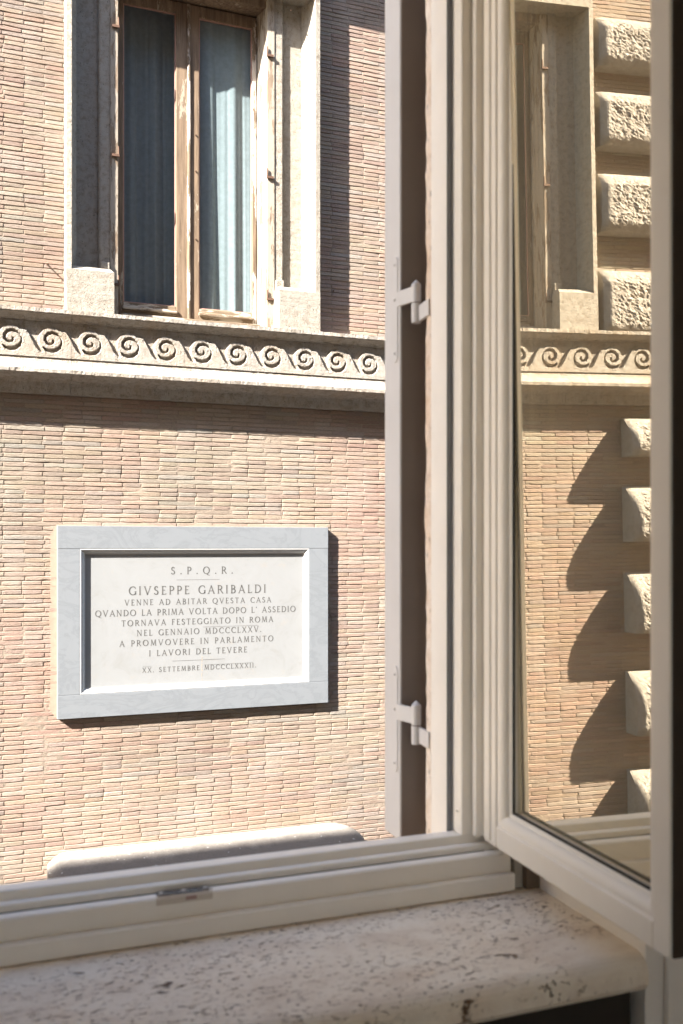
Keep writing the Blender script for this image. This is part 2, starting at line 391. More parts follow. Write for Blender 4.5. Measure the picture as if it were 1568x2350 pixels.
# moulded glazing bead: mitred loop
prof = [(0, .001), (.0015, .0035), (.004, .0038)]
for k in range(8):
    a = pi/2*k/7; prof.append((.004+.015*sin(a)*1.0, .0038+.013*(1-cos(a))*1.0))
prof += [(.0205, .0170), (.0215, .0170), (.025, .0195), (.026, .0225), (.026, .03), (0, .03)]
w = MB(); m = len(prof)
ua, ub, za, zc_ = SW, LEN-SE, zb+.0375, zt-.0375
for (cu, cz, su, sz) in ((ua, za, 1, 1), (ub, za, -1, 1), (ub, zc_, -1, -1), (ua, zc_, 1, -1)):
    for (o_, d) in prof: w.v.append(S(cu+su*o_, d, cz+sz*o_))
for k in range(4):
    for j in range(m):
        a = k*m+j; b = k*m+(j+1) % m; c = ((k+1) % 4)*m+(j+1) % m; d = ((k+1) % 4)*m+j
        w.f.append((a, b, c, d))
w.obj('glazing_bead', PAINT, sash)
TILT = -.010                                                 # the glass leans a little in its rebate
def pane(d, th, mat, rot, name):
    w = MB()
    for u, z in ((ua+.012, za+.012), (ub-.012, za+.012), (ub-.012, zc_-.012), (ua+.012, zc_-.012)):
        w.v.append(S(u, d+(z-CZ)*TILT+(u-.25)*rot, z))
    w.f = [(0, 1, 2, 3)]
    w.obj(name, mat, sash)
pane(.0255, .004, COAT_A, 0, 'pane')
pane(.0445, .004, COAT_B, .0016, 'pane')
w = MB()
for k in range(4):
    pass
for (a, b, c, d) in ((ua+.026, ua+.030, za+.026, zc_-.026), (ub-.030, ub-.026, za+.026, zc_-.026), (ua+.0301, ub-.0301, za+.026, za+.030)):
    sbox(w, a, b, .019 , .0225, c, d)
w.obj('gasket', GASKET, sash)
w = MB()
for (a, b, c, d) in ((ua, ua+.034, za, zc_), (ub-.034, ub, za, zc_), (ua+.0341, ub-.0341, za, za+.034)):
    sbox(w, a, b, .036 , .040, c, d)
w.obj('spacer', mat_plain('spacer_metal', (.25, .23, .2), .4, .5), sash)
sbox(MB(), LEN-.001, LEN+.0035, .003, .060, zb+.003, zt-.003).obj('edge_shade', mat_plain('edge_shade_dark', (.045, .03, .02), .5), sash, .001)  # shade on the sash's free edge, painted as a dark strip
sbox(MB(), LEN-.030, LEN+.0015, .0622, .074, zb-.004, zt).obj('edge_shade_cover', mat_plain('edge_shade_brown', (.055, .035, .025), .5), sash, .002)  # second dark strip carrying on the painted shade of the edge

# ------------------------------------------------------------------ outer shutter folded back against our facade
XF[0] = lambda x, y, z: (KX*x+KS*y, y, CZ+KZ*(z-CZ))
shut = empty('shutter', None, (0, 0, 0)); tag(shut, 'pale grey shutter leaf folded back outside the window, hung on two strap hinges', 'shutter')
SX, SY0, SY1 = .80, 1.783, 1.863
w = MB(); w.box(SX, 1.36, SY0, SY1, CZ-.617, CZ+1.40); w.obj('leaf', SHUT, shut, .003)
MB().box(SX+.004, 1.355, SY0-.0015, SY0+.01, CZ-.612, CZ+1.39).obj('back_shade', mat_paint('shutter_back_shade', (.24, .20, .18), .7), shut)  # thin sheet added: shade of the gap painted onto the leaf's back
def hinge(zp0, zp1, zs_, ztip, zsh, zj, zbt, za0, za1, zc0, zc1):
    h = empty('hinge', shut)
    w = MB()                                                   # rounded plate let into the edge of the leaf
    yc = 1.803; hw = .0115; pts = []
    for k in range(13): a = pi*k/12; pts.append((yc+hw*cos(a), zp0-hw+hw*sin(a)))
    for k in range(13): a = pi+pi*k/12; pts.append((yc+hw*cos(a), zp1+hw+hw*sin(a)))
    n = len(pts)
    w.v = [(SX-.0022, y, z) for y, z in pts]+[(SX+.003, y, z) for y, z in pts]
    w.f = [tuple(range(n)), tuple(range(2*n-1, n-1, -1))]+[(i, (i+1) % n, n+(i+1) % n, n+i) for i in range(n)]
    w.obj('hinge_plate', SHUT, h, .0008)
    for z in zs_:
        w = MB(); w.cyl((SX-.0021, yc, z), (SX-.0036, yc, z), .0042, .0034, 14); w.obj('screw', IRONP, h)
        w = MB(); w.cyl((SX-.0035, yc, z), (SX-.0039, yc, z), .0015, .0015, 8); w.obj('screw_slot', GASKET, h)
    bx, by = .8165, 1.738
    w = MB(); b = [(SX-.0022, 1.792), (SX-.0022, 1.784), (bx-.008, by+.004), (bx-.003, by+.008), (SX+.004, 1.790)]
    w.prism(b, za0, za1, 'z'); w.obj('hinge_arm', SHUT, h, .0008)
    w = MB(); w.cyl((bx, by, zj+.0008), (bx, by, zsh), .0098, .0098, 20); w.cyl((bx, by, zsh), (bx, by, ztip), .0098, .001, 20)
    w.obj('barrel', IRONP, h, .0006)
    w = MB(); w.cyl((bx, by, zj-.0012), (bx, by, zj+.0010), .0080, .0080, 20); w.obj('washer', RUST, h)
    w = MB(); w.cyl((bx, by, zbt), (bx, by, zj-.001), .0098, .0098, 20); w.obj('barrel', IRONP, h, .0012)
    w = MB(); w.prism([(bx+.002, by-.006), (bx+.008, by-.002), (OX1+.006, 1.695), (OX1+.002, 1.676), (OX1-.003, 1.674), (OX1-.003, 1.69)], zc0, zc1, 'z'); w.obj('pintle_arm', IRONP, h, .0008)
q = 8.9e-4
hinge(CZ+.6045, CZ+.382, [CZ+.587, CZ+.514, CZ+.4015], CZ+.541, CZ+.532, CZ+.494, CZ+.453, CZ+.497, CZ+.528, CZ+.455, CZ+.487)
hinge(CZ-.2547, CZ-.478, [CZ-.273, CZ-.346, CZ-.459], CZ-.319, CZ-.328, CZ-.369, CZ-.408, CZ-.366, CZ-.333, CZ-.404, CZ-.372)

# ================================================================== the palazzo opposite
XF[0] = None
pal = empty('brick_building', None, (0, 0, 0))
tag(pal, 'sunlit Roman brick palazzo with pale stone window surrounds and a carved scroll course', 'building')
XL, XR = -4.3, 9.0
BZ0, BZ1 = CZ-3.6, CZ+5.25
WC = [1.913, 1.913-3.48]                         # centre lines of the two windows
OPEN = [(c-.67, c+.67, CZ+1.848, CZ+4.60) for c in WC]
# backing walls
w = MB()
w.box(XL, XR, YW+.001, YW+.25, 0, BZ0); w.box(XL, XR, YW+.001, YW+.25, BZ1, CZ+5.7); w.box(3.9, XR, YW+.001, YW+.25, BZ0+.001, BZ1-.001)
w.box(XL, XL+.3, YW+.2501, YW+8, 0, CZ+5.7); w.box(XR-.3, XR, YW+.2501, YW+8, 0, CZ+5.7)
w.obj('upper_wall', FARB, pal)
w = MB(); w.box(XL-.3, XR+.3, YW-.42, YW+8.2, CZ+5.7, CZ+6.0); w.obj('roof', mat_plain('roof_tile', (.32, .18, .11)), pal)
# mortar bed the bricks sit in
w = MB(); cs = .045; nx = int((3.9-XL)/cs); nz = int((BZ1-BZ0)/cs); idx = {}
def gp(i, j):
    if (i, j) not in idx:
        x = XL+i*(3.9-XL)/nx; z = BZ0+j*(BZ1-BZ0)/nz
        idx[(i, j)] = len(w.v); w.v.append((x, YW+.0012-.0055*max(0, fn(x, 7, z, 3.5)-.1)+.0030*fn(x, 0, z, 9)+.0024*fn(x, 3, z, 30), z))
    return idx[(i, j)]
for i in range(nx):
    for j in range(nz):
        x = XL+(i+.5)*(3.9-XL)/nx; z = BZ0+(j+.5)*(BZ1-BZ0)/nz
        if any(abs(x-c) < 1.005 and CZ+1.83 < z < CZ+4.83 for c in WC): continue
        w.f.append((gp(i, j), gp(i+1, j), gp(i+1, j+1), gp(i, j+1)))
wall = w.obj('brick_wall', MORTAR, pal, recalc=False)
# thick sides of the openings and dark rooms behind
for a, b, c, d in OPEN:
    w = MB()
    w.box(a-.1, a, YW+.26, YW+.5, c-.1, d+.1); w.box(b, b+.1, YW+.26, YW+.5, c-.1, d+.1); w.box(a-.1, b+.1, YW+.26, YW+.5, d, d+.1); w.box(a-.1, b+.1, YW+.26, YW+.5, c-.1, c)
    w.box(a-.1, b+.1, YW+1.9, YW+2.0, c-.1, d+.1); w.box(a-.2, a-.1, YW+.3, YW+2, c-.1, d+.1); w.box(b+.1, b+.2, YW+.3, YW+2, c-.1, d+.1)
    w.box(a-.2, b+.2, YW+.5, YW+2, d+.1, d+.2); w.box(a-.2, b+.2, YW+.5, YW+2, c-.2, c-.1)
    w.obj('inner_room', PLASTER, pal)

MB().box(-34, -7.2, YW+.2, YW+14, 0, CZ+11).obj('bounce_block', mat_plain('bounce_cream', (.80, .71, .56), .9), None)  # unseen pale block added to bounce sunlight towards our window
nb = bpy.data.objects['bounce_block']; nb.name = 'bounce_building'; tag(nb, 'unseen cream block added left of the brick palazzo to bounce sunlight', 'building')
# plaque rectangle (needed to leave bricks out behind it)
YP = YW-.055
CR = 1568/2562
def cp(cx, cy): return ((150+cx/1.30667)*CR, (1900+cy/1.30667)*CR)          # close-up pixel -> picture pixel
def WP(cx, cy, Y): px, py = cp(cx, cy); return X(px, Y), Z(px, py, Y)
pxl = WP(86, 95, YP)[0]; pxr = WP(1413, 100, YP)[0]
pzt = (WP(86, 95, YP)[1]+WP(1413, 100, YP)[1])/2; pzb = (WP(84, 1046, YP)[1]+WP(1412, 958, YP)[1])/2

# bricks: running bond, long thin Roman bricks
BL, BH, JT = .298, .03496, .0042
palette = [((.52, .39, .29), 9), ((.52, .375, .285), 7), ((.53, .405, .285), 6), ((.49, .40, .33), 3), ((.45, .31, .24), 1.2), ((.55, .45, .35), 3), ((.50, .36, .28), 3)]
pw = [p[1] for p in palette]
palette = [((a*.42+.060, b*.42+.052, c*.42+.048), k) for (a, b, c), k in palette]
def brick_geo(x0, x1, z0, z1, prd):
    n = 6; v = []; f = []
    ch = .0022+random.random()*.002
    tx = random.uniform(-.0008, .0008); tz = random.uniform(-.0004, .0004)
    for i in range(n+1):
        t = i/n; x = x0+(x1-x0)*t
        e = .004 if i in (0, n) else 0
        jb = random.uniform(-.0008, .0014); jt = random.uniform(-.0014, .0008)
        if random.random() < .05: jb += .004
        dp = YW-prd-tx*(t-.5)*2+random.uniform(-.0003, .0003)
        xi = x+(ch if i == 0 else -ch if i == n else 0)
        zb_, zt_ = z0+jb, z1+jt
        if i in (0, n): zb_ += .0012; zt_ -= .0012
        v += [(x, YW+.02, zb_), (x, dp+ch*1.2+(.0015 if e else 0), zb_), (xi, dp+(.0015 if e else 0)+tz, zb_+ch), (xi, dp+(.0015 if e else 0)-tz, zt_-ch), (x, dp+ch*1.2+(.0015 if e else 0), zt_), (x, YW+.02, zt_)]
    for i in range(n):
        for j in range(5): a = i*6+j; f.append((a, a+6, a+7, a+1))
    f.append((0, 1, 2, 3, 4, 5)); k = n*6; f.append((k+5, k+4, k+3, k+2, k+1, k))
    return v, f
cands = []
row = 0; z = BZ0+.002
while z < BZ1-.03:
    off = (row % 2)*BL/2+random.uniform(-.012, .012)
    off = off+X(33/3.136*CR, YW)*1.0
    k0 = int((XL-off)/BL)-1; x = k0*BL+off
    cuts = []
    while x < 3.95:
        if random.random() < .16: cuts += [(x, x+BL/2), (x+BL/2, x+BL)]
        else: cuts.append((x, x+BL))
        x += BL
    for (a, b) in cuts:
        a = max(a, XL); b = min(b, 3.9)
        if b-a < .03: continue
        zm = z+BH/2; xm = (a+b)/2
        cands.append((a+JT/2+random.uniform(-.0008, .001), b-JT/2, z+JT*.42, z+BH-JT*.5))
    z += BH; row += 1
keep = []
for (a, b, z0, z1) in cands:
    zm = (z0+z1)/2; xm = (a+b)/2
    skip = False
    for c in WC:
        if CZ+1.815 < zm < CZ+4.85:
            if c-1.015 < a and b < c+1.015: skip = True
            elif a < c-1.015 < b: b = c-1.015
            elif a < c+1.015 < b: a = c+1.015
            if b-a < .02: skip = True
    if CZ+1.22 < zm < CZ+1.74: skip = True
    if pxl+.05 < a and b < pxr-.05 and pzb+.06 < zm < pzt-.06: skip = True
    if not skip: keep.append((a, b, z0, z1))
def hidden(a, b, z0, z1):
    if a < WC[0]+1.06 and b > WC[0]-1.06 and z1 > CZ+1.78: return True
    if CZ+1.14 < z1 and z0 < CZ+1.85: return True
    if a < pxr and b > pxl and z1 > pzb and z0 < pzt: return True
    if a < 3.35 and b > .65 and z0 < CZ-2.35: return True
    return False
sc = []
for i, (a, b, z0, z1) in enumerate(keep):
    pa = proj(a, YW, z0); pb = proj(b, YW, z1)
    if pa[0] < 0 or pb[0] > 880 or min(pa[1], pb[1]) < 2 or pa[1] > 2040-.128*pa[0] or hidden(a, b, z0, z1): continue
    sc.append(((pb[0]-pa[0])*abs(proj(a, YW, z1)[1]-pa[1]), i))
sc.sort(reverse=True); single = set(i for _, i in sc[:300])
V = []; Fc = []; T = []
def tint_of(x, z):
    c = random.choices(palette, pw)[0][0]
    if CZ-3 < z and random.random() < .25*max(0, fn(x, 9, z, 1.3)+.3): c = (.31, .23, .18)
    st_ = fn(x, 6, z, .8)+.5*fn(x, 8, z, 2.1); c = (c[0]*(1+.03*st_), c[1]*(1-.10*st_), c[2]*(1-.10*st_))
    k = random.uniform(.91, 1.07)*(1+.14*fn(x, 1, z, .9)+.08*fn(x, 1, z, 3)); g = random.uniform(-.008, .008)
    return (c[0]*k, (c[1]+g)*k, (c[2]+g)*k, 1)
for i, (a, b, z0, z1) in enumerate(keep):
    v, f = brick_geo(a, b, z0, z1, 0.0020+random.random()*.0036+.002*max(0, fn(a, 2, z0, 2)))
    c = tint_of(a, z0)
    if i in single:
        cx, cz2 = (a+b)/2, (z0+z1)/2
        me = bpy.data.meshes.new('brick'); me.from_pydata([(p[0]-cx, p[1]-YW, p[2]-cz2) for p in v], [], f); me.materials.append(BRICK)
        at = me.color_attributes.new('tint', 'FLOAT_COLOR', 'POINT'); at.data.foreach_set('color', list(c)*len(v))
        o = bpy.data.objects.new('brick', me); C.objects.link(o); o.parent = wall; o.location = (cx, YW, cz2)
    else:
        bq = len(V); V += v; Fc += [tuple(q+bq for q in ff) for ff in f]; T += list(c)*len(v)
me = bpy.data.meshes.new('brickwork'); me.from_pydata(V, [], Fc); me.materials.append(BRICK)
at = me.color_attributes.new('tint', 'FLOAT_COLOR', 'POINT'); at.data.foreach_set('color', T)
o = bpy.data.objects.new('brickwork', me); C.objects.link(o); o.parent = wall; tag(o, kind='stuff')

# ------------------------------------------------------------------ the carved string course
cz = CZ
XF[0] = lambda x, y, z: (KX*x+.3216, YW+(y-YW)*.85, CZ+KZ*(z-CZ))
XLo, XRo = (XL-.3216)/KX, (XR-.3216)/KX
def Yd(d): return YW-d
low = [(YW+.02, cz+1.224), (Yd(.080), cz+1.224), (Yd(.082), cz+1.262), (Yd(.090), cz+1.310), (Yd(.108), cz+1.330), (Yd(.125), cz+1.334), (Yd(.150), cz+1.338), (Yd(.200), cz+1.352), (Yd(.243), cz+1.371), (Yd(.245), cz+1.398),
       (Yd(.232), cz+1.410), (Yd(.200), cz+1.432), (Yd(.165), cz+1.447), (Yd(.145), cz+1.470), (Yd(.138), cz+1.492), (Yd(.110), cz+1.493), (Yd(.105), cz+1.5105), (YW+.02, cz+1.5105)]
top = [(YW+.02, cz+1.803), (Yd(.122), cz+1.803), (Yd(.124), cz+1.812), (Yd(.140), cz+1.826), (Yd(.168), cz+1.840), (Yd(.190), cz+1.848), (Yd(.194), cz+1.856), (Yd(.200), cz+1.858), (Yd(.200), cz+1.889), (YW+.02, cz+1.897)]
SP = .3072; S0 = 1.0837
joints = [XL, S0-SP*14.5, S0-SP*7.5, S0-SP*1.5+.0, S0+SP*2.42, S0+SP*10.5]
joints = [S0-SP*19, S0-SP*12.5, S0-SP*6.5, S0-.5*SP-SP, S0+3.5*SP, S0+9.5*SP]
# one wave unit as a carved relief: height field over pitch x height
H0, H1 = 1.5105, 1.803; CY = 1.648
import numpy as np
ng, mg = 110, 104
xs = (np.arange(ng+1)/ng-.5)*SP; zs2 = H0+(H1-H0)*np.arange(mg+1)/mg
XX, ZZ = np.meshgrid(xs, zs2-CY, indexing='ij')
def seg_d(px, pz, A, B, wa, wb):
    d = np.array(B)-np.array(A); L = (d**2).sum()
    t = np.clip(((px-A[0])*d[0]+(pz-A[1])*d[1])/L, 0, 1)
    return np.hypot(px-A[0]-t*d[0], pz-A[1]-t*d[1])-(wa+(wb-wa)*t)
def poly_d(px, pz, pts):
    ins = np.zeros(px.shape, bool); dm = np.full(px.shape, 9.)
    n = len(pts)
    for i in range(n):
        A, B = pts[i], pts[(i+1) % n]
        dm = np.minimum(dm, seg_d(px, pz, A, B, 0, 0))
        cnd = ((A[1] > pz) != (B[1] > pz)) & (px < (B[0]-A[0])*(pz-A[1])/((B[1]-A[1]) or 1e-9)+A[0])
        ins ^= cnd
    return np.where(ins, -dm, dm)
rel = np.full(XX.shape, 9.)
# background above the wave, between crests
outl = [(.30, .30), (-.40, .30), (-.40, .0)]
RXE = .117
def backpoly(ox):
    arc = [(ox+.098*cos(a), .004+.100*sin(a)) for a in [radians(x) for x in (48, 62, 78, 95, 112, 130, 150, 170, 190, 208)]]
    back = [(ox-.062, -.090), (ox-.0735, -.1005), (ox-.098, -.083), (ox-.121, -.056), (ox-.151, .004), (ox-.168, .040), (ox-.190, .082-.012), (ox-.214, .095-.012)]
    return [(ox+RXE, .2)]+[(ox+RXE, .0735)]+arc+back+[(ox-.225, .2)]
for ox in (-SP, 0, SP, 2*SP):
    rel = np.minimum(rel, poly_d(XX, ZZ, backpoly(ox)))
    # spiral groove
    th = [(225, .088, .003), (245, .090, .010), (268, .088, .0145), (292, .086, .0165), (318, .085, .013), (342, .082, .006), (362, .079, .003), (385, .074, .004), (410, .066, .0085), (440, .062, .012), (475, .057, .0125), (510, .053, .012),
          (545, .047, .0115), (580, .040, .0105), (615, .034, .009), (645, .027, .0085), (675, .021, .0075), (700, .016, .006), (720, .012, .004)]
    pts = [(ox+r*cos(radians(a)), .002+r*sin(radians(a)), wd) for a, r, wd in th]
    fin = []
    for i in range(len(pts)-1):
        rel = np.minimum(rel, seg_d(XX, ZZ, pts[i][:2], pts[i+1][:2], pts[i][2], pts[i+1][2]))
dep = .030*np.clip(.5-rel/.009, 0, 1)
slope = .020*np.clip(1+rel/.03, 0, 1)*(rel < 0)*0
scroll_me = []
XG = XF[0]; XF[0] = lambda x, y, z: (KX*x, YW+(y-YW)*.85, KZ*z)
for sd_ in range(5):
    w = MB()
    for i in range(ng+1):
        for j in range(mg+1):
            x_, z_ = float(xs[i]), float(zs2[j]); ed = min(1, (SP/2-abs(x_))/.02)
            wv = ed*(.0030*fn(x_, sd_*5, z_, 45)+.0022*fn(x_, sd_*5, z_, 130))
            d_ = .030*min(1, max(0, .5-(float(rel[i, j])+wv)/.009))
            chip = ed*(.008*max(0, fn(x_, sd_*5+2, z_, 28)-.38)+.0016*fn(x_, sd_*5+1, z_, 90))
            w.v.append((x_, YW-.125+d_+chip, z_))
    for i in range(ng):
        for j in range(mg):
            a = i*(mg+1)+j; w.f.append((a, a+mg+1, a+mg+2, a+1))
    scroll_me.append(w.mesh('scroll', CSTONE, recalc=False))
XF[0] = XG
ks = 0
for i in range(len(joints)-1):
    a, b = joints[i]+.0015, joints[i+1]-.0015
    a = max(a, XLo)
    st = MB(); st.prism(low, a, b, 'x', .010, .0055, i); st.prism(top, a, b, 'x', .010, .0055, i+9)
    st.box(a, b, YW-.075, YW+.02, cz+1.505, cz+1.81)
    stone = st.obj('cornice_stone', CSTONE, pal)
    for k in range(-19, 11):
        xc = S0+k*SP
        if joints[i]-.001 <= xc-SP/2+.002 and xc+SP/2-.002 <= joints[i+1]+.001 and xc-SP/2 > XLo-.01:
            o = bpy.data.objects.new('scroll', scroll_me[(k*3+i) % 5]); C.objects.link(o); o.parent = stone; o.location = (KX*xc+.3216, random.uniform(-.002, .001), cz)
st = MB(); st.prism(low, joints[-1]+.001, XRo, 'x'); st.prism(top, joints[-1]+.001, XRo, 'x'); st.box(joints[-1], XRo, YW-.12, YW+.02, cz+1.505, cz+1.81); st.obj('cornice_stone', CSTONE, pal)

# ------------------------------------------------------------------ windows of the palazzo
CUR = []
XF[0] = lambda x, y, z: (KX*x, y, KZ*z)
def make_window(cx, parent):
    W = empty('window', parent, (cx, YW, cz))
    def ob(mb, name, mat, **k): return mb.obj(name, mat, W, **k)
    ztop = 4.86
    for s in (-1, 1):
        # moulded pilaster strip: outer band, cavetto, sunk panel, inner fillet
        pr = [(1.083, .02), (1.083, -.145), (1.042, -.148), (1.038, -.125), (1.030, -.070), (1.018, -.020), (1.002, .015), (.986, .035), (.980, .050), (.815, .052), (.812, .060), (.806, .058), (.800, .020), (.785, .013), (.715, .014), (.712, .20), (1.083, .20)]
        fine = [(s*x, y) for x, y in pr]
        m = MB(); m.prism(fine, 1.893, ztop-.001, 'z', .014, .0022, 20+s); ob(m, 'surround', STONE)
        m = MB(); zt_ = 2.262
        bp = [(1.0835, .0195), (1.0835, -.149), (.706, -.149), (.704, .06), (.704, .0195)]
        m.prism([(s*x, y) for x, y in bp[:3]+[(.704, .19), (1.0835, .19)]], 1.8935, zt_-.03, 'z', .014, .002, 30+s)
        n0 = len(m.v)
        m2 = MB(); m2.v = [(s*1.0835, -.149, zt_-.03), (s*.706, -.149, zt_-.03), (s*.706, .06, zt_-.03), (s*1.0835, .06, zt_-.03), (s*1.044, -.10, zt_+.012), (s*.726, -.085, zt_+.012), (s*.726, .06, zt_+.03), (s*1.044, .06, zt_+.03)]
        m2.f = [(0, 1, 5, 4), (1, 2, 6, 5), (3, 0, 4, 7), (4, 5, 6, 7), (2, 3, 7, 6)]
        b = len(m.v); m.v += m2.v; m.f += [tuple(q+b for q in f) for f in m2.f]
        ob(m, 'plinth_block', STONE)
        m = MB(); m.box(*sorted((s*.72, s*.795)), -.02, .07, zt_-.03, 2.352); ob(m, 'fillet_stop', STONE, bevel=.006)
        # weathered outer frame post
        m = MB(); m.prism([(s*x, y) for x, y in [(.712, .006), (.650, .008), (.648, .045), (.638, .070), (.636, .10), (.628, .12), (.626, .16), (.618, .175), (.616, .26), (.7115, .26)]], 1.90, ztop-.02, 'z', .03, .0012, 40+s); ob(m, 'frame_post', WOODP)
        # iron pintles that once carried shutters
        for zz in (2.20, 3.28, 4.36):
            h = MB(); h.cyl((s*.645, -.004, zz-.03), (s*.645, -.004, zz+.055), .008, .006, 8); h.box(*sorted((s*.640, s*.700)), -.012, .005, zz-.032, zz-.012); ob(h, 'pintle', RUST)
        # curtain
    ob(MB().box(-.712, .712, .042, .26, ztop-.08, ztop-.0005), 'frame_head', WOODB, bevel=.004)
    ob(MB().box(-.6155, .6155, .11, .26, 1.90, 1.972), 'frame_sill', WOODH, bevel=.006)
    ob(MB().box(-.60, .60, .165, .20, 1.955, 1.983), 'drip_bar', WOODH, bevel=.008)
    # lintel, architrave and hood above
    m = MB(); m.prism([(-.145, ztop), (-.145, 5.12), (.02, 5.12), (.2, 5.12), (.2, ztop), (.05, ztop)], -1.083, 1.083, 'x', .02, .002, 50); ob(m, 'lintel', STONE)
    m = MB(); m.prism([(.02, 5.121), (-.10, 5.121), (-.12, 5.30), (-.20, 5.36), (-.27, 5.395), (-.342, 5.415), (-.352, 5.50), (-.37, 5.56), (.02, 5.62)], -1.23, 1.23, 'x', .03, .003, 51); ob(m, 'hood', STONE)
    for s, dc in ((-1, .42), (1, .262)):
        a, b = (-.571, -.118) if s < 0 else (.088, .571)
        z0, z1 = 2.09, 4.665
        oa, obb = (-.612, -.006) if s < 0 else (.004, .612)
        yf = .20
        for nm, bx in (('stile', (oa, a, z0-.10, z1+.10)), ('stile', (b, obb, z0-.10, z1+.10))):
            ob(MB().box(bx[0], bx[1], yf, yf+.045, bx[2], bx[3]), nm, WOODF if (bx[0] > .5) else WOODB, bevel=.005)
        ob(MB().box(a+.0003, b-.0003, yf+.0005, yf+.045, z0-.105, z0), 'rail', WOODH, bevel=.004)
        ob(MB().box(a+.0003, b-.0003, yf+.0005, yf+.045, z1, z1+.10), 'rail', WOODB, bevel=.004)
        ob(MB().box(a-.01, b+.01, yf-.022, yf-.001, z0-.065, z0-.035), 'rail_bead', WOODH, bevel=.008)
        m = MB()                                                # pinkish glazing rebate
        m.box(a, a+.008, yf+.012, yf+.03, z0, z1); m.box(b-.008, b, yf+.012, yf+.03, z0, z1); m.box(a+.0081, b-.0081, yf+.012, yf+.03, z0, z0+.008); m.box(a+.0081, b-.0081, yf+.012, yf+.03, z1-.008, z1)
        ob(m, 'putty_line', mat_pink)
        m = MB(); m.v = [(a+.001, yf+.021, z0), (b-.001, yf+.021, z0), (b-.001, yf+.021, z1), (a+.001, yf+.021, z1)]; m.f = [(0, 1, 2, 3)]; ob(m, 'pane', PANE)
        # curtain with folds
        m = MB(); nxc, nzc = 150, 14; ph = random.random()*6 if s < 0 else 1.0
        for i in range(nxc+1):
            t = i/nxc; x = a-.03+(b-a+.06)*t
            for j in range(nzc+1):
                v = j/nzc; zz = 2.02+(4.78-2.02)*v
                amp = (.022 if s < 0 else .016)*(1-.45*v)
                y = dc+amp*(sin(t*15+ph+.4*sin(v*2))+.35*sin(t*31+ph*2+v)+.08*sin(t*71+v*1.5))+.012*sin(v*3+t*4)
                m.v.append((x+.006*sin(t*25+v*2), y, zz))
        for i in range(nxc):
            for j in range(nzc):
                q = i*(nzc+1)+j; m.f.append((q, q+nzc+1, q+nzc+2, q+1))
        cu = m.obj('curtain', CURT, None, smooth=True, recalc=False); cu.location = (cx, YW, cz); CUR.append((s, cu))
    # cover strip where the two casements meet
    m = MB(); m.prism([(-.020, .205), (-.018, .188), (-.006, .182), (.004, .184), (.010, .205)], 1.985, 4.76, 'z', .05, .0008, 60); ob(m, 'astragal', WOODF)
    for zz in (2.7, 3.3, 3.62):
        ob(MB().cyl((.055, .197, zz), (.055, .190, zz), .007, .006, 8), 'bolt', RUST)
    return W
mat_pink = mat_plain('putty', (.42, .25, .20), .7)
random.seed(21)
w0 = make_window(WC[0], pal)
w1 = w0.copy(); C.objects.link(w1); w1.parent = pal; w1.location.x = WC[1]
for ch in list(w0.children):
    c = ch.copy(); C.objects.link(c); c.parent = w1

for s, cu in CUR:
    tag(cu, 'grey curtain in deep shade behind the left pane of the plaque-side window' if s < 0 else 'pale blue curtain half in sun behind the right pane of the window above the plaque', 'curtain', 'curtains behind the window panes')
    c = cu.copy(); C.objects.link(c); c.location.x = WC[1]
    tag(c, ('far' if s < 0 else 'near')+' curtain of the other window, mirrored in the open glass', 'curtain')
XF[0] = None
